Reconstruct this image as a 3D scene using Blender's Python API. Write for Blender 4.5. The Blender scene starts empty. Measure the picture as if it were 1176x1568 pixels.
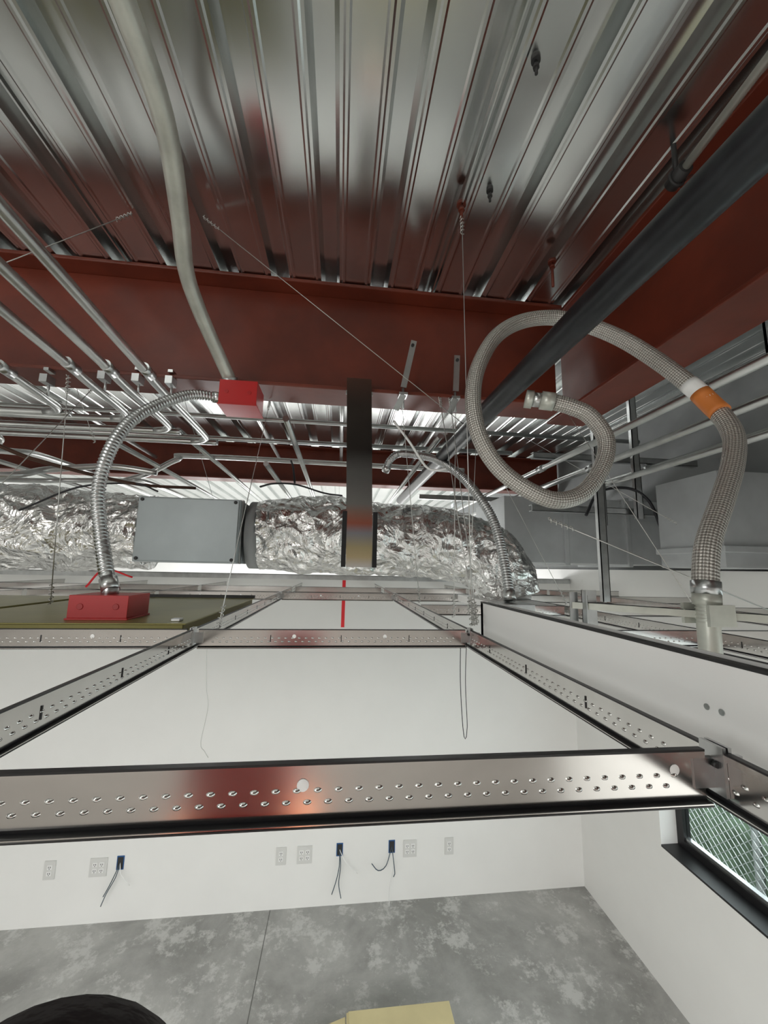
import bpy, bmesh, math, random
from mathutils import Vector, Matrix, noise
random.seed(4)
H=2.55   # eye height above floor; geometry is written relative to eye level, then lifted
S=bpy.context.scene
try:
    S.view_settings.view_transform='Standard'
    S.view_settings.look='None'
except Exception: pass

# ---------------------------------------------------------------- materials
def mat(name,col,metal=0.0,rough=0.5,var=0.0,vscale=6,bump=0.0,bscale=40,rvar=0.0,col2=None,detail=4,stretch=None):
    m=bpy.data.materials.new(name); m.use_nodes=True
    nt=m.node_tree; n=nt.nodes; l=nt.links
    b=n['Principled BSDF']
    b.inputs['Base Color'].default_value=(*col,1); b.inputs['Metallic'].default_value=metal; b.inputs['Roughness'].default_value=rough
    tc=n.new('ShaderNodeTexCoord'); src=tc.outputs['Object']
    if stretch:
        mp=n.new('ShaderNodeMapping'); mp.inputs['Scale'].default_value=stretch; l.new(src,mp.inputs['Vector']); src=mp.outputs['Vector']
    if var or col2 or rvar:
        t=n.new('ShaderNodeTexNoise'); t.inputs['Scale'].default_value=vscale; t.inputs['Detail'].default_value=detail; t.inputs['Roughness'].default_value=.6
        l.new(src,t.inputs['Vector'])
        r=n.new('ShaderNodeValToRGB'); r.color_ramp.elements[0].position=.35; r.color_ramp.elements[1].position=.65
        c2=col2 if col2 else tuple(min(1,c*(1+var)) for c in col)
        c1=col if col2 else tuple(c*(1-var) for c in col)
        r.color_ramp.elements[0].color=(*c1,1); r.color_ramp.elements[1].color=(*c2,1)
        l.new(t.outputs['Fac'],r.inputs['Fac']); l.new(r.outputs['Color'],b.inputs['Base Color'])
        if rvar:
            mr=n.new('ShaderNodeMapRange'); mr.inputs['To Min'].default_value=max(.02,rough-rvar); mr.inputs['To Max'].default_value=rough+rvar
            l.new(t.outputs['Fac'],mr.inputs['Value']); l.new(mr.outputs['Result'],b.inputs['Roughness'])
    if bump:
        t=n.new('ShaderNodeTexNoise'); t.inputs['Scale'].default_value=bscale; t.inputs['Detail'].default_value=3; l.new(src,t.inputs['Vector'])
        bp=n.new('ShaderNodeBump'); bp.inputs['Strength'].default_value=bump; bp.inputs['Distance'].default_value=.01
        l.new(t.outputs['Fac'],bp.inputs['Height']); l.new(bp.outputs['Normal'],b.inputs['Normal'])
    return m

M_deck=mat('galvanised_deck',(.76,.78,.77),1,.20,var=.07,vscale=5,rvar=.04,bump=.04,bscale=9,stretch=(1,.35,1))
M_red=mat('red_primer',(.135,.023,.010),0,.45,var=.2,vscale=4,bump=.04,bscale=30)
M_redbox=mat('red_paint',(.42,.003,.003),0,.4)
M_galv=mat('galvanised_steel',(.52,.53,.53),1,.32,var=.12,vscale=14,rvar=.08)
M_chrome=mat('bright_steel',(.63,.62,.60),1,.17,var=.05,vscale=20,rvar=.04,stretch=(.3,1,1))
M_emt=mat('conduit_steel',(.58,.59,.58),.9,.30,var=.10,vscale=9)
M_emtw=mat('conduit_dull_zinc',(.58,.59,.53),.45,.38,var=.12,vscale=12)
M_black=mat('black_edge',(.012,.012,.013),0,.4)
M_pipe=mat('black_steel_pipe',(.022,.024,.027),.3,.30,var=.3,vscale=12,bump=.05)
M_wall=mat('white_paint',(.87,.87,.85),0,.6,var=.012,vscale=3,bump=.02,bscale=120)
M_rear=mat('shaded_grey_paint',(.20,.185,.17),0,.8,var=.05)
M_white=mat('white_enamel',(.88,.88,.87),0,.35)
M_plate=mat('outlet_plastic',(.70,.70,.68),0,.35)
M_greyp=mat('grey_enamel',(.36,.40,.41),.2,.42,var=.06,vscale=4)
M_sheet=mat('duct_sheet_metal',(.56,.58,.59),.45,.45,var=.10,vscale=3,rvar=.08)
M_dim=mat('sheathing_grey',(.30,.31,.31),0,.8,var=.15,vscale=2)
M_olive=mat('olive_gold_back',(.24,.215,.07),.35,.4,var=.1,vscale=5)
M_wire=mat('steel_wire',(.55,.55,.53),.8,.35)
M_cable=mat('dark_cable',(.02,.02,.025),0,.5)
M_blue=mat('blue_box',(.02,.10,.28),0,.5)
M_bluew=mat('blue_grey_cable',(.05,.08,.11),0,.5)
M_orange=mat('orange_label',(.65,.20,.04),0,.5)
M_cream=mat('cream_cardboard',(.62,.54,.30),0,.7,var=.05)
M_copper=mat('brownish_pipe',(.10,.05,.035),.4,.45)
M_redline=mat('plain_red',(.85,.02,.03),0,.5)
M_dark=mat('socket_dark',(.03,.03,.03),0,.6)
M_green=mat('outdoor_foliage',(.16,.22,.15),0,.9,var=.3,vscale=5)

# foil
def foil():
    m=mat('crumpled_foil',(.80,.80,.79),1,.20)
    nt=m.node_tree;n=nt.nodes;l=nt.links;b=n['Principled BSDF']
    tc=n.new('ShaderNodeTexCoord')
    v=n.new('ShaderNodeTexVoronoi'); v.feature='F1'; v.inputs['Scale'].default_value=18
    nz=n.new('ShaderNodeTexNoise'); nz.inputs['Scale'].default_value=7; nz.inputs['Detail'].default_value=6; nz.inputs['Distortion'].default_value=1.5
    l.new(tc.outputs['Object'],nz.inputs['Vector'])
    mx=n.new('ShaderNodeMix'); mx.data_type='VECTOR'; mx.inputs[0].default_value=.12
    l.new(tc.outputs['Object'],mx.inputs[4]); l.new(nz.outputs['Color'],mx.inputs[5]); l.new(mx.outputs[1],v.inputs['Vector'])
    ad=n.new('ShaderNodeMath'); ad.operation='ADD'; l.new(v.outputs['Distance'],ad.inputs[0]); l.new(nz.outputs['Fac'],ad.inputs[1])
    bp=n.new('ShaderNodeBump'); bp.inputs['Strength'].default_value=.7; bp.inputs['Distance'].default_value=.027
    l.new(ad.outputs[0],bp.inputs['Height']); l.new(bp.outputs['Normal'],b.inputs['Normal'])
    return m
M_foil=foil()

def braid():
    m=mat('braided_hose',(.5,.46,.41),.6,.36)
    nt=m.node_tree;n=nt.nodes;l=nt.links;b=n['Principled BSDF']
    uv=n.new('ShaderNodeUVMap'); sp=n.new('ShaderNodeSeparateXYZ'); l.new(uv.outputs['UV'],sp.inputs[0])
    def mth(op,a,bb):
        k=n.new('ShaderNodeMath'); k.operation=op
        for i,x in enumerate((a,bb)):
            if x is None: continue
            if isinstance(x,(int,float)): k.inputs[i].default_value=x
            else: l.new(x,k.inputs[i])
        return k.outputs[0]
    u=mth('MULTIPLY',sp.outputs['X'],2*math.pi*11); v=mth('MULTIPLY',sp.outputs['Y'],2*math.pi*88)
    s1=mth('SINE',mth('ADD',u,v),None); s2=mth('SINE',mth('SUBTRACT',u,v),None)
    p=mth('MULTIPLY',s1,s2)
    mr=n.new('ShaderNodeMapRange'); mr.inputs['From Min'].default_value=-1; l.new(p,mr.inputs['Value'])
    r=n.new('ShaderNodeValToRGB'); r.color_ramp.elements[0].position=.2; r.color_ramp.elements[0].color=(.27,.25,.225,1); r.color_ramp.elements[1].position=.75; r.color_ramp.elements[1].color=(.62,.60,.56,1)
    l.new(mr.outputs['Result'],r.inputs['Fac']); l.new(r.outputs['Color'],b.inputs['Base Color'])
    bp=n.new('ShaderNodeBump'); bp.inputs['Strength'].default_value=.6; bp.inputs['Distance'].default_value=.003
    l.new(mr.outputs['Result'],bp.inputs['Height']); l.new(bp.outputs['Normal'],b.inputs['Normal'])
    return m
M_braid=braid()

def concrete():
    m=mat('concrete',(.3,.3,.29),0,.55)
    nt=m.node_tree;n=nt.nodes;l=nt.links;b=n['Principled BSDF']
    tc=n.new('ShaderNodeTexCoord')
    a=n.new('ShaderNodeTexNoise'); a.inputs['Scale'].default_value=1.3; a.inputs['Detail'].default_value=8; a.inputs['Roughness'].default_value=.68; a.inputs['Distortion'].default_value=.3
    c=n.new('ShaderNodeTexNoise'); c.inputs['Scale'].default_value=5.5; c.inputs['Detail'].default_value=9; c.inputs['Roughness'].default_value=.78
    for t in (a,c): l.new(tc.outputs['Object'],t.inputs['Vector'])
    r1=n.new('ShaderNodeValToRGB'); r1.color_ramp.elements[0].position=.38; r1.color_ramp.elements[0].color=(.27,.27,.255,1); r1.color_ramp.elements[1].position=.62; r1.color_ramp.elements[1].color=(.46,.46,.44,1)
    l.new(a.outputs['Fac'],r1.inputs['Fac'])
    r2=n.new('ShaderNodeValToRGB'); r2.color_ramp.elements[0].position=.52; r2.color_ramp.elements[0].color=(0,0,0,1); r2.color_ramp.elements[1].position=.60; r2.color_ramp.elements[1].color=(.75,.75,.75,1)
    l.new(c.outputs['Fac'],r2.inputs['Fac'])
    mx=n.new('ShaderNodeMix'); mx.data_type='RGBA'; l.new(r2.outputs['Color'],mx.inputs[0]); l.new(r1.outputs['Color'],mx.inputs[6]); mx.inputs[7].default_value=(.60,.60,.58,1)
    l.new(mx.outputs[2],b.inputs['Base Color'])
    bp=n.new('ShaderNodeBump'); bp.inputs['Strength'].default_value=.1; bp.inputs['Distance'].default_value=.01; l.new(c.outputs['Fac'],bp.inputs['Height']); l.new(bp.outputs['Normal'],b.inputs['Normal'])
    return m
M_conc=concrete()
M_glass=bpy.data.materials.new('window_glass'); M_glass.use_nodes=True
g=M_glass.node_tree.nodes['Principled BSDF']; g.inputs['Transmission Weight'].default_value=1; g.inputs['Roughness'].default_value=.02; g.inputs['IOR'].default_value=1.02; g.inputs['Base Color'].default_value=(.9,.97,.94,1)

# strap steel with its reflections painted in: dark top, brighter, colour-banded lower end
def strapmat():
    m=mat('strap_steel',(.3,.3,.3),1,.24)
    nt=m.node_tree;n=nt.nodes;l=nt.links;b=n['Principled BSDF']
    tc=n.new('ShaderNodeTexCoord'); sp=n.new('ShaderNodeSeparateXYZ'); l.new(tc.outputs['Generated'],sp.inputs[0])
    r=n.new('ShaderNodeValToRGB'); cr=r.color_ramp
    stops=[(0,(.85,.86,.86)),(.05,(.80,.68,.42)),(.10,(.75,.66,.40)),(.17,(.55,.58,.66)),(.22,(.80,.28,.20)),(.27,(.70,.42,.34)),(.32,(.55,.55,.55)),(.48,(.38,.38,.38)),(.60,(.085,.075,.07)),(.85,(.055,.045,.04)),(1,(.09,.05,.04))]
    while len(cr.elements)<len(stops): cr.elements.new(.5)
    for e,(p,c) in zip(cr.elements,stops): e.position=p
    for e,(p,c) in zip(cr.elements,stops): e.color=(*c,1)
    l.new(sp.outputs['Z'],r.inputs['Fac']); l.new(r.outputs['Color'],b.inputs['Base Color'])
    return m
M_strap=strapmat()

# ---------------------------------------------------------------- mesh builder
class MB:
    def __init__(s,name): s.name=name; s.bm=bmesh.new(); s.uv=s.bm.loops.layers.uv.new('UVMap'); s.mats=[]
    def mi(s,m):
        if m not in s.mats: s.mats.append(m)
        return s.mats.index(m)
    def box(s,a,b,m,rot=None,piv=None):
        i=s.mi(m); x0,y0,z0=a; x1,y1,z1=b
        P=[Vector(p) for p in ((x0,y0,z0),(x1,y0,z0),(x1,y1,z0),(x0,y1,z0),(x0,y0,z1),(x1,y0,z1),(x1,y1,z1),(x0,y1,z1))]
        if rot: P=[rot@(p-piv)+piv for p in P]
        v=[s.bm.verts.new(p) for p in P]
        for f in ((0,3,2,1),(4,5,6,7),(0,1,5,4),(1,2,6,5),(2,3,7,6),(3,0,4,7)):
            fc=s.bm.faces.new([v[k] for k in f]); fc.material_index=i
        return s
    def beam(s,p0,p1,w,h,m,up=(0,0,1)):
        """rectangular bar between two points"""
        p0=Vector(p0);p1=Vector(p1);d=(p1-p0).normalized();u=Vector(up)
        sd=d.cross(u)
        if sd.length<1e-4: sd=d.cross(Vector((0,1,0)))
        sd.normalize();u=sd.cross(d)
        i=s.mi(m);v=[]
        for p in (p0,p1):
            for a,b in ((-1,-1),(1,-1),(1,1),(-1,1)): v.append(s.bm.verts.new(p+sd*a*w/2+u*b*h/2))
        for f in ((0,1,2,3),(7,6,5,4),(0,4,5,1),(1,5,6,2),(2,6,7,3),(3,7,4,0)):
            s.bm.faces.new([v[k] for k in f]).material_index=i
        return s
    def quad(s,pts,m):
        s.bm.faces.new([s.bm.verts.new(p) for p in pts]).material_index=s.mi(m)
    def tube(s,pts,r,m,seg=12,smooth=True,step=.02,rf=None,caps=True):
        P=[Vector(p) for p in pts]
        if smooth and len(P)>2: P=spline(P,step)
        elif rf: 
            Q=[]
            for a,b in zip(P,P[1:]):
                k=max(1,int((b-a).length/step)); Q+=[a.lerp(b,j/k) for j in range(k)]
            P=Q+[P[-1]]
        i=s.mi(m); rings=[]; L=0; Ls=[]
        t0=(P[1]-P[0]).normalized(); n=t0.orthogonal().normalized(); pt=t0
        for k,p in enumerate(P):
            t=(P[min(k+1,len(P)-1)]-P[max(k-1,0)]).normalized()
            n=pt.rotation_difference(t)@n; n=(n-t*n.dot(t)).normalized(); pt=t; b=t.cross(n)
            if k: L+=(P[k]-P[k-1]).length
            Ls.append(L); ring=[]
            for j in range(seg):
                a=2*math.pi*j/seg; dr=n*math.cos(a)+b*math.sin(a)
                rr=rf(L,a,p,dr) if rf else r
                ring.append(s.bm.verts.new(p+dr*rr))
            rings.append(ring)
        for k in range(len(P)-1):
            for j in range(seg):
                j2=(j+1)%seg
                f=s.bm.faces.new((rings[k][j],rings[k][j2],rings[k+1][j2],rings[k+1][j])); f.material_index=i; f.smooth=True
                for lp,(u,v) in zip(f.loops,((j/seg,Ls[k]),((j+1)/seg,Ls[k]),((j+1)/seg,Ls[k+1]),(j/seg,Ls[k+1]))): lp[s.uv].uv=(u,v)
        if caps:
            s.bm.faces.new(rings[0][::-1]).material_index=i; s.bm.faces.new(rings[-1]).material_index=i
        return s
    def cyl(s,p0,p1,r,m,seg=16): return s.tube([p0,p1],r,m,seg,smooth=False)
    def dome(s,c,ax,ru,rw,h,m,seg=8):
        """flattened embossed dome; ax = outward normal (axis aligned)"""
        c=Vector(c);a=Vector(ax)
        w=Vector((0,0,1)) if abs(a.z)<.5 else Vector((0,1,0)); u=w.cross(a).normalized()
        i=s.mi(m); R=[]
        for k,(q,hh) in enumerate(((1,0),(.6,.8))):
            R.append([s.bm.verts.new(c+u*ru*q*math.cos(t)+w*rw*q*math.sin(t)+a*h*hh) for t in [2*math.pi*j/seg for j in range(seg)]])
        top=s.bm.verts.new(c+a*h)
        for j in range(seg):
            k=(j+1)%seg
            f=s.bm.faces.new((R[0][j],R[0][k],R[1][k],R[1][j])); f.material_index=i; f.smooth=True
            f=s.bm.faces.new((R[1][j],R[1][k],top)); f.material_index=i; f.smooth=True
    def done(s,parent=None,bevel=0):
        bmesh.ops.recalc_face_normals(s.bm,faces=s.bm.faces)
        me=bpy.data.meshes.new(s.name)
        c=Vector((0,0,0))
        if s.bm.verts:
            mn=Vector([min(v.co[k] for v in s.bm.verts) for k in range(3)]); mx=Vector([max(v.co[k] for v in s.bm.verts) for k in range(3)]); c=(mn+mx)/2
            bmesh.ops.translate(s.bm,verts=s.bm.verts,vec=-c)
        s.bm.to_mesh(me); s.bm.free()
        for m in s.mats: me.materials.append(m)
        o=bpy.data.objects.new(s.name,me); S.collection.objects.link(o); o.location=c+Vector((0,0,H))
        if bevel:
            md=o.modifiers.new('bevel','BEVEL'); md.width=bevel; md.segments=2; md.limit_method='ANGLE'
        return o
def spline(P,step):
    out=[]
    for i in range(len(P)-1):
        p0=P[i-1] if i else P[0]*2-P[1]; p1=P[i];p2=P[i+1]; p3=P[i+2] if i+2<len(P) else P[-1]*2-P[-2]
        k=max(1,int((p2-p1).length/step))
        for j in range(k):
            t=j/k; out.append(.5*((2*p1)+(p2-p0)*t+(2*p0-5*p1+4*p2-p3)*t*t+(3*p1-p0-3*p2+p3)*t**3))
    out.append(P[-1]); return out

# ---------------------------------------------------------------- room shell
FZ=-2.55; DZ=1.10
b=MB('floor'); b.box((-4.6,-3.2,FZ-.1),(4.5,7.2,FZ),M_conc)
b.done()
b=MB('floor_control_joint'); b.box((-.425,-3,FZ),(-.419,3.338,FZ+.0008),mat('joint_dark',(.16,.16,.15),0,.9)); b.done()
b=MB('wall_back'); b.box((-4.5,3.34,FZ),(2.09,3.46,-.075),M_wall); b.done()
b=MB('wall_left'); b.box((-4.6,-3,FZ),(-4.5,7.2,1.2),M_wall); b.done()
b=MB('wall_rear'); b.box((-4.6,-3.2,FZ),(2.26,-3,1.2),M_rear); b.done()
b=MB('wall_right')
WX0,WX1=2.09,2.26; wy=2.49; wy0=-1.2; wz0,wz1=-1.71,-.42
b.box((WX0,wy,FZ),(WX1,3.46,.02),M_wall); b.box((WX0,-3,FZ),(WX1,wy,wz0),M_wall)
b.box((WX0,wy0,wz1),(WX1,wy,.02),M_wall); b.box((WX0,-3,wz0),(WX1,wy0,.02),M_wall)
b.box((WX0+.06,-3,.02),(WX1,7.2,1.2),M_dim); b.box((WX0,3.46,FZ),(WX1,7.2,.02),M_wall)
b.done()
b=MB('wall_far'); b.box((-4.5,7.1,FZ),(2.1,7.2,1.2),M_wall); b.done()
b=MB('trim_wall_track'); b.box((-4.5,3.325,-.11),(2.085,3.337,-.07),M_galv); b.box((-4.5,3.325,-.0735),(2.085,3.46,-.07),M_galv); b.done()
# window
b=MB('window_1')
fx=2.225
b.box((2.088,wy0,wz0),(fx+.03,wy-.001,wz0+.012),M_black)              # sill sheet
b.box((fx-.02,wy-.05,wz0+.012),(fx+.03,wy-.001,wz1),M_black)
b.box((fx-.02,wy0,wz0+.012),(fx+.03,wy0+.05,wz1),M_black)
b.box((fx-.02,wy0+.05,wz1-.05),(fx+.03,wy-.05,wz1),M_black)
b.box((fx-.02,wy0+.05,wz0+.012),(fx+.03,wy-.05,wz0+.055),M_black)
b.box((fx-.01,wy0+.05,wz0+.055),(fx+.02,wy-.05,wz0+.075),M_galv)
b.box((fx-.02,.6,wz0+.055),(fx+.03,.65,wz1-.05),M_black)
b.box((fx+.004,wy0+.05,wz0+.055),(fx+.008,wy-.05,wz1-.05),M_glass)
b.done()
b=MB('chain_link_fence')
for k in range(70):
    y0=-.2+k*.06
    b.beam((2.75,y0,-2.55),(2.75,y0+1.9,-.65),.004,.004,M_galv); b.beam((2.756,y0,-2.55),(2.756,y0-1.9,-.65),.004,.004,M_galv)
for yy in (-1.5,.5,2.5,4.2): b.cyl((2.78,yy,-2.55),(2.78,yy,-.6),.025,M_galv)
b.done()
b=MB('hedge')
for k in range(26):
    yy=-1.2+k*.22
    b.tube([(3.4+.1*random.random(),yy,-2.55),(3.4,yy+.05,-2.0),(3.45,yy,-1.5-.3*random.random())],.2,M_green,8,rf=lambda L,a,p,d:.2+.06*noise.noise(p*6+d*2),step=.06)
b.done()

# metal deck
b=MB('ceiling'); i=b.mi(M_deck); pitch=.19; prof=[]
for k in range(-24,12):
    c=.02+k*pitch
    for dx,dz in ((-.060,0),(-.052,0),(-.047,-.003),(-.040,-.003),(-.035,0),(.035,0),(.040,-.003),(.047,-.003),(.052,0),(.060,0),(.072,.045),(.118,.045)):
        prof.append((c+dx,DZ+dz))
prof=[p for p in prof if -4.5<p[0]<2.15]
ys=[-3.0,7.1]
rows=[[b.bm.verts.new((x,yy,z)) for x,z in prof] for yy in ys]
for j in range(len(prof)-1):
    b.bm.faces.new((rows[0][j],rows[0][j+1],rows[1][j+1],rows[1][j])).material_index=i
b.quad([(-4.5,-3.0,1.2),(2.15,-3.0,1.2),(2.15,7.1,1.2),(-4.5,7.1,1.2)],M_dim)
for c in (.33,-.81,1.47): b.box((c-.006,-3.0,DZ-.012),(c-.001,7.1,DZ+.001),M_deck)
b.done()

# I-beams
def ibeam(name,ax,lo,hi,c,zb,zt,w,extra=None):
    b=MB(name); t=.014
    def bx(c0,c1,z0,z1):
        if ax=='X': b.box((lo,c0,z0),(hi,c1,z1),M_red)
        else: b.box((c0,lo,z0),(c1,hi,z1),M_red)
    bx(c-w/2,c+w/2,zb,zb+t); bx(c-w/2,c+w/2,zt-t,zt); bx(c-.005,c+.005,zb+t,zt-t)
    return b.done(bevel=.003)
ibeam('steel_beam','X',-4.49,.88,1.44,.655,1.096,.15)
ibeam('steel_beam','X',-4.49,2.14,3.55,.76,1.096,.15)
ibeam('steel_girder','Y',-2.9,1.53,.97,.64,1.094,.17)

# ---------------------------------------------------------------- ceiling grid
GT,GB=-.138,-.176
b=MB('ceiling_grid')
def tee(p0,p1,dimples=True,holes=(),slots=True):
    p0=Vector((*p0,0));p1=Vector((*p1,0)); d=(p1-p0).normalized(); L=(p1-p0).length
    def bar(w,z0,z1,m):
        b.beam((p0.x,p0.y,(z0+z1)/2),(p1.x,p1.y,(z0+z1)/2),w,z1-z0,m)
    bar(.0016,GB+.002,GT-.006,M_chrome); bar(.005,GT-.006,GT-.001,M_chrome); bar(.0056,GT-.001,GT+.0006,M_black)
    bar(.013,GB,GB+.0012,M_chrome); bar(.014,GB-.001,GB+.0,M_black)
    bar(.0135,GB+.0012,GB+.0018,M_black); bar(.0026,GB+.0018,GB+.004,M_black)
    if dimples:
        sd=Vector((0,0,1)).cross(d)
        for sgn in (1,-1):
            nrm=sd*sgn; t=.03
            while t<L-.03:
                for row,off in ((0,0),(1,.007)):
                    p=p0+d*(t+off)+nrm*.0008; b.dome((p.x,p.y,GB+.0125+row*.0075),nrm,.0030,.0018,.0016,M_chrome,seg=10)
                t+=.0145
            for t in holes:
                p=p0+d*t+nrm*.0012; b.dome((p.x,p.y,GB+.0235),nrm,.0042,.0042,.0004,M_white,seg=16)
            t=.15
            while slots and t<L-.05:
                p=p0+d*t+nrm*.001; b.box((p.x-.0008,p.y-.0008,GB+.012),(p.x+.0008,p.y+.0008,GB+.026),M_black); t+=.1525
R=.305
XR=[-2.135,-1.525,-.915,-R,R]
for xr in XR: tee((xr,-.6),(xr,3.32),dimples=abs(xr)<.4)
for xr in (.915,1.525): tee((xr,.2),(xr,3.32),dimples=xr<1)
for yy in (.30,.888,2.1,2.71):
    for k in range(len(XR)-1):
        tee((XR[k]+.012,yy),(XR[k+1]-.012,yy),dimples=k>=2 and yy<2.5,holes=(.273,.56) if yy<.4 else (.2,.4),slots=yy>.4)
for yy in (.30,.888,1.49,2.1,2.71):
    x0=.412 if yy<1 else R+.012
    tee((x0,yy),(.903,yy),dimples=yy<2.5); tee((.927,yy),(1.513,yy),dimples=False); tee((1.537,yy),(2.08,yy),dimples=False)
for xr in (-R,R):
    for yy in (.30,.888,2.1):
        for sx in (-1,1):
            b.box((xr+sx*.0025-.0015,yy-.010,GB+.006),(xr+sx*.0025+.0015,yy+.010,GT+.004),M_galv)
            b.box((xr+sx*.012-.010,yy-.002,GB+.010),(xr+sx*.012+.010,yy+.002,GT-.006),M_galv)
        b.cyl((xr-.005,yy-.006,GB+.028),(xr-.005,yy-.003,GB+.028),.0025,M_black,8)
b.done()

# white bulkhead channel beside the right runner
b=MB('white_metal_bulkhead')
b.box((.362,-.6,-.168),(.365,.97,-.083),M_white); b.box((.365,-.6,-.168),(.405,.97,-.165),M_white)
b.box((.3615,-.6,-.0835),(.372,.97,-.080),M_black); b.box((.3605,-.6,-.171),(.372,.97,-.1675),M_black)
b.box((.402,-.6,-.165),(.405,.97,-.083),M_white)
b.box((.362,.955,-.168),(.405,.97,-.083),M_white)
for yy in (.345,.36): b.cyl((.3612,yy,-.128),(.3625,yy,-.128),.003,M_galv,16)
b.done()
b=MB('grid_bracket_post'); b.box((.47,.70,-.165),(.472,.715,-.035),M_galv); b.box((.47,.713,-.165),(.50,.715,-.035),M_galv); b.box((.474,.711,-.068),(.48,.7125,-.045),M_black); b.done()

# olive-backed luminaire + its red junction box
b=MB('recessed_ceiling_light')
b.box((-.893,.905,-.160),(-.327,1.60,-.152),M_white); b.box((-.885,.91,-.152),(-.335,1.59,-.131),M_olive)
b.box((-.893,.903,-.132),(-.327,1.60,-.1285),M_olive); b.box((-.893,1.588,-.130),(-.327,1.602,-.118),M_dark)
b.box((-1.50,.905,-.152),(-.93,1.60,-.1285),M_olive)
for xx in (-.86,-.36): b.box((xx-.01,.93,-.1285),(xx+.01,.95,-.122),M_galv)
b.done(bevel=.0015)
def jbox(name,c,sx,sy,sz):
    b=MB(name); x,y,z=c
    b.box((x-sx/2,y-sy/2,z-sz/2),(x+sx/2,y+sy/2,z+sz/2),M_redbox)
    b.box((x-sx/2-.003,y-sy/2-.003,z-sz/2-.004),(x+sx/2+.003,y+sy/2+.003,z-sz/2),M_redbox)
    for q in (-.3,.3): b.cyl((x+q*sx,y-sy/2-.0015,z),(x+q*sx,y-sy/2,z),.007,mat('red_knockout',(.35,.003,.003),0,.4),14)
    b.cyl((x-.005,y,z+sz/2),(x-.005,y,z+sz/2+.015),.018,M_galv,14)
    return b.done(bevel=.003)
jbox('red_junction_box',(-.535,1.0,-.0995),.125,.10,.050)
jbox('red_junction_box',(-.365,1.34,.582),.125,.11,.085)

# ---------------------------------------------------------------- pipes and conduit
def cond(name,pts,r,m=M_emt,seg=14,step=.02,smooth=True,couplings=()):
    b=MB(name); b.tube(pts,r,m,seg,step=step,smooth=smooth)
    for p0,p1 in couplings: b.cyl(p0,p1,r*1.3,M_galv,14)
    return b.done()
cond('fire_alarm_conduit',[(-.40,-.6,.92),(-.39,.1,.92),(-.382,.502,.90),(-.378,.685,.872),(-.419,.876,.845),(-.455,1.02,.81),(-.452,1.12,.765),(-.43,1.25,.70),(-.405,1.33,.640)],.0215,M_emtw,20,couplings=[((-.408,1.322,.650),(-.405,1.335,.628))])
for k,(x,yb) in enumerate(((-.62,1.85),(-.73,1.72),(-.84,1.60),(-1.02,1.50),(-1.22,1.40))):
    z=.625 if k<3 else .60
    b=MB('electrical_conduit')
    b.tube([(x,-1.2,z+.01),(x,.3,z+.005),(x-.0,1.1,z-.03),(x-.005,1.3,z-.04),(x-.01,yb-.12,z-.045),(x-.03,yb-.03,z-.045),(x-.10,yb+.01,z-.045),(x-.3,yb+.02,z-.045),(-4.3,yb+.1,z-.045)],.0135,M_emt,14)
    for yy in (.55,1.18): b.cyl((x,yy,z-.006 if yy<1 else z-.031),(x,yy+.05,z-.007 if yy<1 else z-.034),.017,M_galv,14)
    b.box((x-.012,1.345,z+.0),(x+.012,1.385,z+.028),M_galv); b.cyl((x,1.375,z-.04),(x,1.375,z+.03),.004,M_galv,8)
    b.box((x-.008,1.352,z+.045),(x+.008,1.385,z+.055),M_galv)
    b.done()
# lower bank at the left
cond('electrical_conduit',[(-4.3,1.75,.47),(-1.7,1.72,.47),(-1.45,1.70,.475),(-1.36,1.62,.48),(-1.45,1.54,.485),(-1.7,1.52,.49),(-4.3,1.5,.49)],.014,M_emt)
cond('electrical_conduit',[(-4.3,2.2,.42),(-1.9,2.2,.42),(-1.5,2.25,.44),(-1.3,2.4,.48),(-1.2,2.7,.5),(-1.2,5,.5)],.014,M_emt)
cond('electrical_conduit',[(-4.3,1.9,.42),(-2.6,1.9,.42),(-2.1,1.9,.43),(-1.9,1.95,.47),(-1.7,2.1,.55),(-1.65,2.6,.58),(-1.65,5,.58)],.017,M_emt)
for x,z,y0,y1 in ((-1.15,.60,1.95,6),(-.55,.92,1.6,3.4),(-.25,.62,1.6,6),(-.02,.95,1.6,3.4),(-1.6,.9,1.6,3.4),(-2.1,.60,2.3,6),(.45,.62,1.7,6),(-.42,.55,2.1,5),(.62,.95,1.6,3.4),(-.85,.68,2.0,6)):
    cond('electrical_conduit',[(x,y0,z),(x,y1,z)],.014,M_emt,smooth=False)
for x,z,r in ((1.13,.58,.015),(1.44,.60,.018),(1.5,.50,.015),(1.8,.61,.018)):
    cond('electrical_conduit',[(x,-.8,z),(x,6,z)],r,M_emt,smooth=False,couplings=[((x,2.0,z),(x,2.06,z)),((x,1.0,z),(x,1.06,z))])
cond('electrical_conduit',[(-3.5,2.3,.86),(-1.0,2.25,.86),(1.9,2.2,.84)],.013,M_emt,smooth=False)
cond('electrical_conduit',[(-3.5,2.05,.655),(-2.0,2.05,.655),(.95,2.02,.66)],.012,M_emt,smooth=False)
cond('electrical_conduit',[(-1.35,2.5,.50),(-1.2,2.5,.56),(-1.05,2.52,.66),(-.9,2.55,.695),(.86,2.6,.70)],.017,M_emt)
cond('electrical_conduit',[(-3.6,1.55,.36),(-2.2,1.6,.36),(-1.5,1.75,.35),(-1.35,1.9,.42),(-1.15,2.0,.47),(-.95,2.05,.46)],.015,M_emt)
cond('copper_line',[(-2.2,1.3,.42),(-1.35,1.35,.42),(-1.1,1.5,.36),(-.9,1.75,.34),(-.7,1.9,.36)],.007,M_copper)
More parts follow.
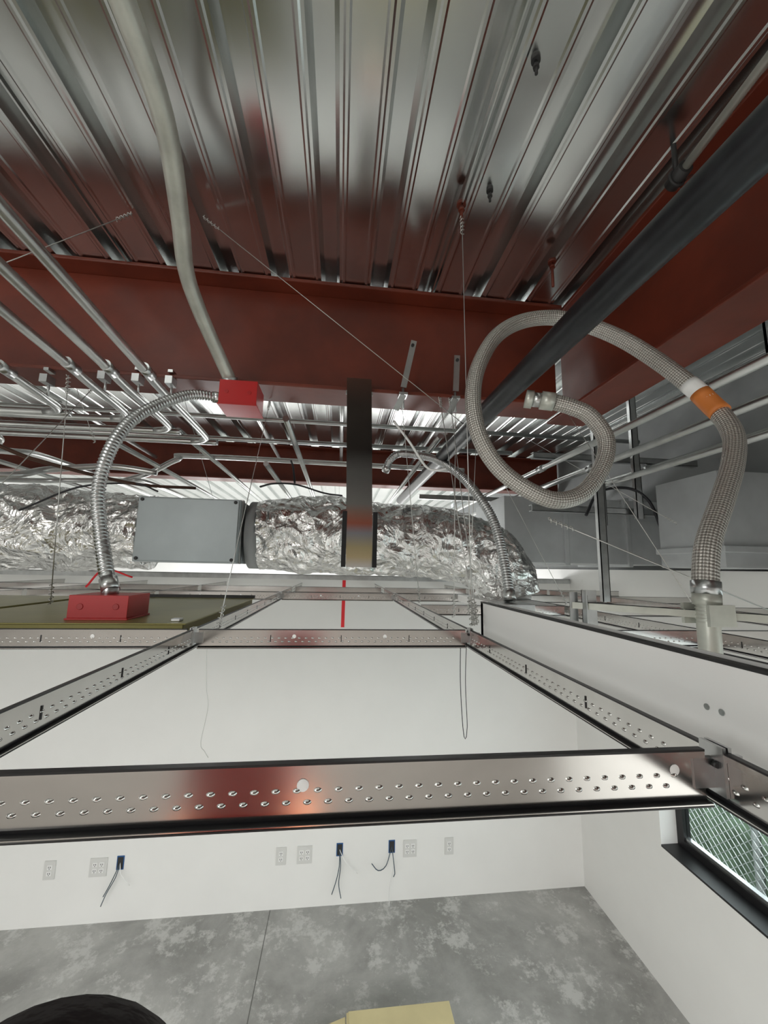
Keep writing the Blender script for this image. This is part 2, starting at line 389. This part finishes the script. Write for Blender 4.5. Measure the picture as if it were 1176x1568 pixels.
cond('sprinkler_main_pipe',[(.455,-1.4,.47),(.45,.2,.475),(.45,1.1,.5),(.45,2.9,.52)],.0305,M_pipe,24,smooth=False)
b=MB('sprinkler_branch_pipe'); b.tube([(.73,-.1,1.0),(.76,.2,1.0),(.82,.755,1.0)],.010,M_emtw,12,smooth=False); b.cyl((.817,.73,1.0),(.823,.78,1.0),.018,M_dark,12)
b.done()
def flex(name,pts,r):
    b=MB(name); b.tube(pts,r,M_galv,12,step=.0025,rf=lambda L,a,p,d:r*(1+.13*math.sin(L*2*math.pi/.010)))
    P=[Vector(p) for p in pts]
    for e,f in ((P[0],P[1]),(P[-1],P[-2])):
        d=(f-e).normalized(); b.cyl(e-d*.004,e+d*.03,r*1.25,M_emt,14)
    return b.done()
flex('flexible_metal_conduit',[(-.43,1.33,.575),(-.50,1.28,.56),(-.55,1.22,.51),(-.60,1.15,.43),(-.62,1.10,.35),(-.63,1.07,.26),(-.63,1.06,.17),(-.605,1.05,.07),(-.56,1.015,-.03),(-.54,1.0,-.064)],.0155)
flex('flexible_metal_conduit',[(.22,1.94,.50),(.24,1.90,.55),(.29,1.85,.57),(.41,1.70,.51),(.48,1.55,.41),(.53,1.45,.30),(.575,1.39,.18),(.59,1.34,.03),(.59,1.30,-.10)],.017)
b=MB('junction_box'); b.box((.53,1.24,-.16),(.65,1.35,-.11),M_galv); b.cyl((.57,1.235,-.13),(.57,1.24,-.13),.01,M_emt); b.done(bevel=.002)

hp=[(.628,.607,-.05),(.634,.610,-.001),(.657,.620,.058),(.714,.640,.135),(.783,.670,.223),(.826,.700,.298),(.835,.740,.374),(.809,.780,.456),(.766,.820,.537),(.713,.860,.611),(.652,.900,.669),(.570,.920,.697),(.474,.920,.677),(.390,.900,.612),(.333,.880,.513),(.309,.860,.414),(.315,.840,.316),(.352,.830,.241),(.409,.820,.19),(.48,.81,.16),(.55,.81,.18),(.61,.82,.25),(.63,.83,.32),(.60,.84,.38),(.56,.85,.405),(.52,.86,.42)]
b=MB('braided_sprinkler_hose')
b.tube(hp,.0195,M_braid,20,step=.01)
b.cyl((.52,.86,.42),(.49,.87,.427),.0225,M_emtw,20); b.cyl((.495,.868,.426),(.47,.877,.431),.018,M_emt,20); b.cyl((.472,.876,.430),(.455,.882,.434),.023,M_emtw,6)
b.cyl((.632,.609,-.012),(.629,.607,-.035),.0215,M_galv,20); b.cyl((.629,.607,-.033),(.628,.607,-.052),.0235,M_emtw,6)
b.tube([(.628,.607,-.05),(.626,.607,-.16)],.0165,M_emtw,20,smooth=False,step=.002,rf=lambda L,a,p,d:.0165+(.0012*math.sin(L*2*math.pi/.006) if L<.03 else 0))
b.tube([(.812,.777,.45),(.824,.762,.42),(.832,.745,.385)],.0206,M_white,20,step=.01)
b.tube([(.824,.762,.42),(.832,.745,.385),(.834,.728,.358)],.0210,M_orange,20,step=.01)
b.done()
b=MB('sprinkler_bracket')
b.beam((.46,.73,-.065),(.84,.478,-.073),.018,.012,M_emtw); b.beam((.46,.73,-.0588),(.84,.478,-.0668),.008,.0015,M_black)
b.box((.604,.58,-.085),(.652,.586,-.050),M_emtw); b.box((.604,.628,-.085),(.652,.634,-.050),M_emtw)
b.box((.452,.724,-.137),(.468,.727,-.04),M_galv); b.beam((.80,.5,-.135),(.80,.5,-.05),.02,.004,M_galv,up=(0,1,0))
b.done()

# ---------------------------------------------------------------- ducts
def duct(name,pts,rs):
    b=MB(name)
    P=[Vector(p) for p in pts]; tot=sum((P[i+1]-P[i]).length for i in range(len(P)-1))
    def rf(L,a,p,d):
        f=min(.9999,L/tot)*(len(rs)-1); k=int(f); r=rs[k]+(rs[min(k+1,len(rs)-1)]-rs[k])*(f-k)
        q=p+d*.2
        n1=noise.noise(q*6); n2=1-abs(noise.noise(q*12+Vector((3,1,5))))*2; n3=1-abs(noise.noise(q*26))*2
        return r*(1+.08*n1+.07*n2+.035*n3)
    b.tube(pts,.2,M_foil,120,step=.008,rf=rf)
    return b
b=duct('insulated_flex_duct',[(-3.4,1.75,.16),(-2.5,1.85,.16),(-1.56,1.95,.155),(-1.15,2,.15),(-.915,2,.15)],[.19,.195,.19,.185,.165]); b.done()
b=duct('insulated_flex_duct',[(-.40,2,.15),(-.2,2,.16),(.13,2,.155),(.43,1.97,.14),(.62,1.92,.11),(.74,1.88,.05),(.80,1.86,-.03),(.82,1.86,-.12)],[.16,.18,.185,.175,.17,.165,.16,.15])
b.cyl((-.445,2,.15),(-.39,2,.15),.168,M_dim,40); b.done()
b=MB('ceiling_air_diffuser'); b.box((.64,1.52,-.17),(.89,2.06,-.135),M_white); b.cyl((.80,1.86,-.135),(.80,1.86,-.11),.14,M_galv,40); b.done(bevel=.004)
b=MB('grey_duct_control_box'); b.box((-.90,1.80,.005),(-.46,2.2,.295),M_greyp); b.box((-.895,1.792,.01),(-.465,1.80,.29),M_greyp)
for xx in (-.88,-.48):
    for zz in (.02,.28): b.cyl((xx,1.786,zz),(xx,1.793,zz),.008,M_dark,10)
b.box((-.905,1.83,.003),(-.455,1.86,.30),M_galv)
b.done(bevel=.004)
b=MB('rectangular_sheet_metal_duct')
b.box((1.0,2.25,.05),(2.13,2.75,.46),M_sheet)
b.box((1.38,2.235,.035),(1.41,2.765,.475),M_sheet); b.box((1.8,2.235,.035),(1.83,2.765,.475),M_sheet)
b.done(bevel=.003)
b=MB('sheet_metal_duct_drop'); b.box((1.72,1.55,.03),(2.12,1.9,.48),M_sheet); b.box((1.70,1.53,.10),(2.13,1.91,.13),M_sheet); b.done(bevel=.003)
for x,y,z0,z1 in ((1.28,1.75,-.14,1.09),(1.66,1.95,.3,1.09),(1.40,1.9,.25,1.09)):
    b=MB('strut_channel'); b.box((x-.02,y-.004,z0),(x+.02,y,z1),M_galv); b.box((x-.02,y-.004,z0),(x-.016,y+.02,z1),M_galv); b.box((x+.016,y-.004,z0),(x+.02,y+.02,z1),M_galv); b.done()
b=MB('support_column'); b.box((1.52,1.02,-.16),(1.53,1.14,1.09),M_galv); b.box((1.52,1.02,-.16),(1.60,1.03,1.09),M_galv); b.box((1.52,1.13,-.16),(1.60,1.14,1.09),M_galv); b.done()
for z,x0,x1,y in ((.54,.6,2.1,2.9),(.635,1.07,2.1,2.0),(.33,1.05,1.9,2.0)):
    b=MB('strut_channel'); b.box((x0,y,z),(x1,y+.003,z+.035),M_galv); b.box((x0,y,z),(x1,y+.035,z+.003),M_galv); b.box((x0,y,z+.032),(x1,y+.035,z+.035),M_galv); b.done()

# vertical strap
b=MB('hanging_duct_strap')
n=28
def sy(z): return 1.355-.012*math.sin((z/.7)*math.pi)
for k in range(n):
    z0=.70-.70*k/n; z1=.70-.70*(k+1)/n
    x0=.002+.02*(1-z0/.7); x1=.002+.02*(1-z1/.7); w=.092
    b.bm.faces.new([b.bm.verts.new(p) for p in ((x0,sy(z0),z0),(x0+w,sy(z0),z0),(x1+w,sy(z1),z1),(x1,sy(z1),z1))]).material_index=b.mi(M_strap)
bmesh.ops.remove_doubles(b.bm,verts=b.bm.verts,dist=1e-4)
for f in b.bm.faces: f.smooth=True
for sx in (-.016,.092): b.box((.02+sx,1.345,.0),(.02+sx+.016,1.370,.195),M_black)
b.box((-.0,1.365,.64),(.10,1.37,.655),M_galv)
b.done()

# ---------------------------------------------------------------- wires / hangers
def wire(pts,r=.0016,m=M_wire,name='hanger_wire',step=.01,sm=True):
    b=MB(name); b.tube(pts,r,m,6,step=step,smooth=sm); return b
def tw(p0,p1,turn=.06,name='hanger_wire'):
    b=MB(name); p0=Vector(p0);p1=Vector(p1); b.tube([p0,p1],.0013,M_wire,6,smooth=False)
    d=(p1-p0).normalized(); n=d.orthogonal()
    for e,s in ((p0,1),(p1,-1)):
        pts=[e+d*s*(turn*t/24)+(n*math.cos(t*1.2)+d.cross(n)*math.sin(t*1.2))*.004 for t in range(25)]
        b.tube(pts,.0013,M_wire,5,step=.01)
    b.done()
tw((.328,.986,1.05),(.312,.895,-.13)); tw((.36,1.37,.655),(.32,.90,-.13)); tw((.40,1.37,.655),(.33,.91,-.13))
tw((-.47,1.13,1.09),(.49,1.30,.48)); tw((-.69,1.15,1.09),(-1.1,.95,.56))
tw((-.30,1.5,.65),(-.255,.888,-.138)); tw((-.84,1.2,.56),(-.80,1.2,-.12))
tw((.21,1.37,.65),(.312,1.49,-.13)); tw((.62,2.0,1.0),(.915,1.49,-.13)); tw((.48,.84,.12),(1.05,.75,-.12)); tw((.86,1.6,1.0),(.915,.888,-.13)); tw((-.915,1.45,.65),(-.915,.888,-.13))
tw((.62,1.6,1.09),(.44,1.3,-.15)); tw((.50,1.6,1.09),(.36,1.2,-.15)); tw((1.1,2.3,.9),(1.35,1.4,.2)); tw((-1.3,1.7,1.09),(-1.05,1.7,.50)); tw((-1.35,1.7,1.09),(-1.6,1.7,.50)); tw((-1.0,2.3,1.09),(-.72,2.3,.31))
wire([(-.64,2.09,-.18),(-.645,2.09,-.40),(-.635,2.1,-.60),(-.62,2.1,-.7),(-.64,2.1,-.86),(-.62,2.1,-.90),(-.60,2.1,-.93)],.0014).done()
wire([(.285,.895,-.14),(.283,.895,-.25),(.288,.895,-.35),(.293,.895,-.375),(.298,.895,-.35),(.295,.895,-.25),(.30,.895,-.14)],.0009,M_cable).done()
wire([(.20,1.5,.60),(.27,1.5,.51),(.34,1.52,.42),(.38,1.5,.40),(.42,1.5,.41)],.005,M_white,'white_cable').done()
wire([(-1.3,1.7,.20),(-1.1,1.72,.31),(-.9,1.75,.34),(-.8,1.75,.31)],.004,M_cable,'black_cable').done()
wire([(-.4,1.9,.38),(-.35,2.0,.42),(-.25,2.1,.44),(-.1,2.1,.40),(.0,2.05,.38)],.005,M_cable,'black_cable').done()
wire([(-.30,2.2,.60),(-.28,2.15,.55),(-.26,2.1,.45)],.006,M_cable,'black_cable').done()
wire([(1.3,1.9,.30),(1.42,1.95,.44),(1.6,1.95,.47),(1.72,1.95,.40),(1.78,1.95,.25)],.008,M_cable,'black_cable').done()
wire([(-1.0,1.68,-.10),(-.95,1.7,-.03),(-.85,1.72,-.06)],.004,M_redline,'red_cable').done()
def bracket(x,z0,z1,lean,w=.022):
    b=MB('beam_hanger_bracket')
    b.beam((x,1.35,z0),(x+lean,1.33,z1),w,.004,M_emt,up=(0,1,0)); b.cyl((x+lean*.85,1.324,z1-.02),(x+lean*.85,1.331,z1-.02),.006,M_dark,10)
    b.box((x-.016,1.345,z0-.03),(x+.016,1.39,z0-.021),M_galv); b.beam((x,1.35,z0-.03),(x-.03,1.33,z0-.10),w,.004,M_galv,up=(0,1,0))
    b.cyl((x,1.36,z0-.08),(x,1.36,z0),.005,M_galv,10)
    b.done()
bracket(.215,.675,.855,.035); bracket(.418,.675,.81,0)
def anchor(x,y,col,l=.05,r=.014,name='deck_hanger_insert'):
    b=MB(name); b.cyl((x,y,1.093),(x,y,1.105),r,col,14); b.cyl((x,y,1.09-l),(x,y,1.095),r*.35,col,10); b.cyl((x,y,1.075),(x,y,1.083),r*.7,col,6); b.done()
anchor(.328,.99,M_red); anchor(.717,1.16,M_red,.09); anchor(.396,.936,M_dark,.03,.010); anchor(.383,.644,M_dark,.03,.010)
b=MB('pipe_hanger_clamp')
b.tube([(.82+.02*math.cos(t),.76,1.0+.02*math.sin(t)) for t in [k*math.pi/8 for k in range(17)]],.004,M_dark,8,step=.01); b.cyl((.82,.76,1.02),(.82,.76,1.1),.006,M_dark,8); b.cyl((.845,.76,1.0),(.865,.77,.985),.016,M_red,14); b.done()

# ---------------------------------------------------------------- back wall devices
def outlet(x,w,z=-2.19):
    b=MB('wall_outlet'); y=3.34; n=1 if w<.09 else 2
    b.box((x-w/2,y-.008,z-.06),(x+w/2,y-.0005,z+.06),M_plate)
    for g_ in range(n):
        cx=x+(g_-(n-1)/2)*.046
        for dz in (-.02,.02):
            b.box((cx-.016,y-.011,z+dz-.014),(cx+.016,y-.008,z+dz+.014),M_white)
            for q in (-.006,.006): b.box((cx+q-.002,y-.0115,z+dz-.004),(cx+q+.002,y-.011,z+dz+.007),M_dark)
            b.cyl((cx,y-.0115,z+dz-.009),(cx,y-.011,z+dz-.009),.003,M_dark,8)
    b.done(bevel=.0015)
for x,w in ((-1.982,.075),(-1.657,.118),(-.363,.075),(-.187,.112),(.634,.105),(.951,.07)): outlet(x,w)
def lvbox(x,pts):
    b=MB('low_voltage_wall_box'); y=3.34; z=-2.17
    b.box((x-.025,y-.004,z-.045),(x+.025,y-.0005,z+.045),M_blue); b.box((x-.019,y-.0045,z-.038),(x+.019,y-.004,z+.038),M_dark)
    for P in pts:
        b.tube([(x,y-.004,z)]+[(x+a,y-.05,z+c) for a,c in P],.0032,M_bluew if P is not pts[-1] else M_white,6)
    b.done()
lvbox(-1.511,[[(.0,-.06),(-.05,-.16),(-.08,-.24)],[(-.01,-.05),(-.04,-.12),(-.07,-.18)],[(.03,-.04),(.07,-.09),(.10,-.12)]])
lvbox(.081,[[(.0,-.08),(-.02,-.18),(-.05,-.27)],[(.01,-.08),(.0,-.2),(.02,-.30)],[(.04,-.05),(.09,-.10),(.14,-.14)]])
lvbox(.489,[[(-.05,-.10),(-.11,-.13),(-.16,-.08)],[(.01,-.08),(.02,-.16),(.01,-.18)],[(.01,-.1),(-.02,-.25),(-.02,-.38)]])
b=MB('red_wall_strip'); b.box((.030,3.3375,-.50),(.058,3.3395,-.112),M_redline); b.done()  # thin red strip on the back wall
b=MB('blue_tape_mark'); b.box((2.0885,2.60,-1.56),(2.0899,2.615,-1.50),M_blue); b.done()

b=MB('cardboard_box')
b.box((.12,1.95,FZ+.001),(.67,2.36,-2.30),M_cream); b.box((.12,1.95,-2.301),(.66,2.15,-2.292),M_cream); b.box((.13,2.155,-2.301),(.67,2.36,-2.294),M_cream)
b.beam((.115,2.15,-2.31),(-.22,2.15,-2.40),.40,.006,M_cream)
b.done(bevel=.003)

# unseen ladder and red bag, added to give the grid its red reflections
b=MB('added_step_ladder')
top=-.70
for sx in (-1,1):
    b.beam((-.22+sx*.15,-.58,top),(-.22+sx*.26,-1.05,FZ),.07,.025,M_emt,up=(1,0,0))
    b.beam((-.22+sx*.15,-.44,top),(-.22+sx*.24,-.05,FZ),.07,.025,M_emt,up=(1,0,0))
for k in range(1,6):
    f=k/6; z=top+(FZ-top)*f; y=-.44+.39*f; w=.15+.09*f
    b.box((-.22-w,y-.04,z-.012),(-.22+w,y+.04,z+.012),M_emt)
    b.box((-.22-w,-.58-.47*f-.01,z-.01),(-.22+w,-.58-.47*f+.01,z+.01),M_emt)
b.box((-.40,-.64,top),(-.04,-.38,top+.035),M_orange)
b.done(bevel=.003)
b=MB('added_red_bag')
b.box((-.34,-.62,-.664),(-.10,-.42,-.32),M_redbox); b.box((-.31,-.64,-.62),(-.13,-.62,-.42),M_redbox)
b.tube([(-.30,-.52,-.32),(-.28,-.52,-.22),(-.22,-.52,-.19),(-.16,-.52,-.22),(-.14,-.52,-.32)],.01,M_black,10)
b.done(bevel=.025)

# thumb at the near edge; its unlit darkness is put into the colour
sk=mat('unlit_hand_dark',(.010,.005,.006),0,.8,bump=.2,bscale=200)
b=MB('unlit_hand')
def fing(pts,rs):
    P=[Vector(p) for p in pts]; tot=sum((P[i+1]-P[i]).length for i in range(len(P)-1))
    def rf(L,a,p,d):
        f=min(.9999,L/tot); g2=f*(len(rs)-1); k=int(g2); r=rs[k]+(rs[k+1]-rs[k])*(g2-k)
        e=L/(rs[0]*.9)
        return r*(math.sqrt(max(.0,1-(1-e)**2)) if e<1 else 1)+.0003
    b.tube(pts,.01,sk,20,step=.0010,rf=rf)
fing([(-.029,.0555,-.0518),(-.032,.048,-.072),(-.043,.032,-.10),(-.065,.0,-.14)],[.0180,.0165,.015,.017])
for k,(dx,ln) in enumerate(((0,.0),(.02,.008),(.04,.004),(.06,-.01))):
    fing([(-.02-dx*.9,.055+ln,-.185-dx*.2),(-.03-dx,.045+ln,-.19-dx*.2),(-.05-dx,.02,-.185-dx*.15),(-.07-dx,-.01,-.17-dx*.1),(-.085-dx*.8,-.04,-.165)],[.009,.0095,.010,.011,.012])
b.tube([(-.07,.0,-.145),(-.10,-.04,-.16),(-.12,-.08,-.18),(-.13,-.2,-.22)],.03,sk,18,step=.01,rf=lambda L,a,p,d:.034-.02*min(1,L/.3)*.3)
b.done()

# ---------------------------------------------------------------- light
w=bpy.data.worlds.new('sky'); S.world=w; w.use_nodes=True
bg=w.node_tree.nodes['Background']; bg.inputs[0].default_value=(.90,.96,1,1); bg.inputs[1].default_value=3.0
def area(name,loc,rot,sx,sy,e,col=(1,1,1)):
    l=bpy.data.lights.new(name,'AREA'); l.shape='RECTANGLE'; l.size=sx; l.size_y=sy; l.energy=e; l.color=col
    o=bpy.data.objects.new(name,l); S.collection.objects.link(o); o.location=Vector(loc)+Vector((0,0,H)); o.rotation_euler=rot
area('added_room_fill',(-1.0,-1.5,-.20),(0,0,0),5,1.8,260,(1,.99,.97))  # large unseen lamp added to light the wall and floor
area('added_fill_lamp',(-1.5,-.9,.30),Vector((.55,1,-.12)).to_track_quat('-Z','Y').to_euler(),.8,.5,14,(1,.99,.96))  # unseen lamp added to brighten the bulkhead, control box and beam
for x in (-1.8,1.0):  # unseen point lamps added to lighten the far wall
    l=bpy.data.lights.new('added_back_fill','POINT'); l.energy=95; l.shadow_soft_size=.3
    o=bpy.data.objects.new('added_back_fill',l); S.collection.objects.link(o); o.location=(x,5.6,H-.7)

# ---------------------------------------------------------------- camera
cd=bpy.data.cameras.new('camera'); cd.sensor_fit='HORIZONTAL'; cd.sensor_width=36; cd.lens=18; cd.clip_start=.005
co=bpy.data.objects.new('camera',cd); S.collection.objects.link(co)
rt=Vector((.9933,-.1137,.0203)).normalized(); fw=Vector((.1099,.9835,.1437)).normalized(); up=rt.cross(fw).normalized(); rt=fw.cross(up)
m=Matrix((rt,up,-fw)).transposed().to_4x4(); m.translation=Vector((0,0,H)); co.matrix_world=m
S.camera=co
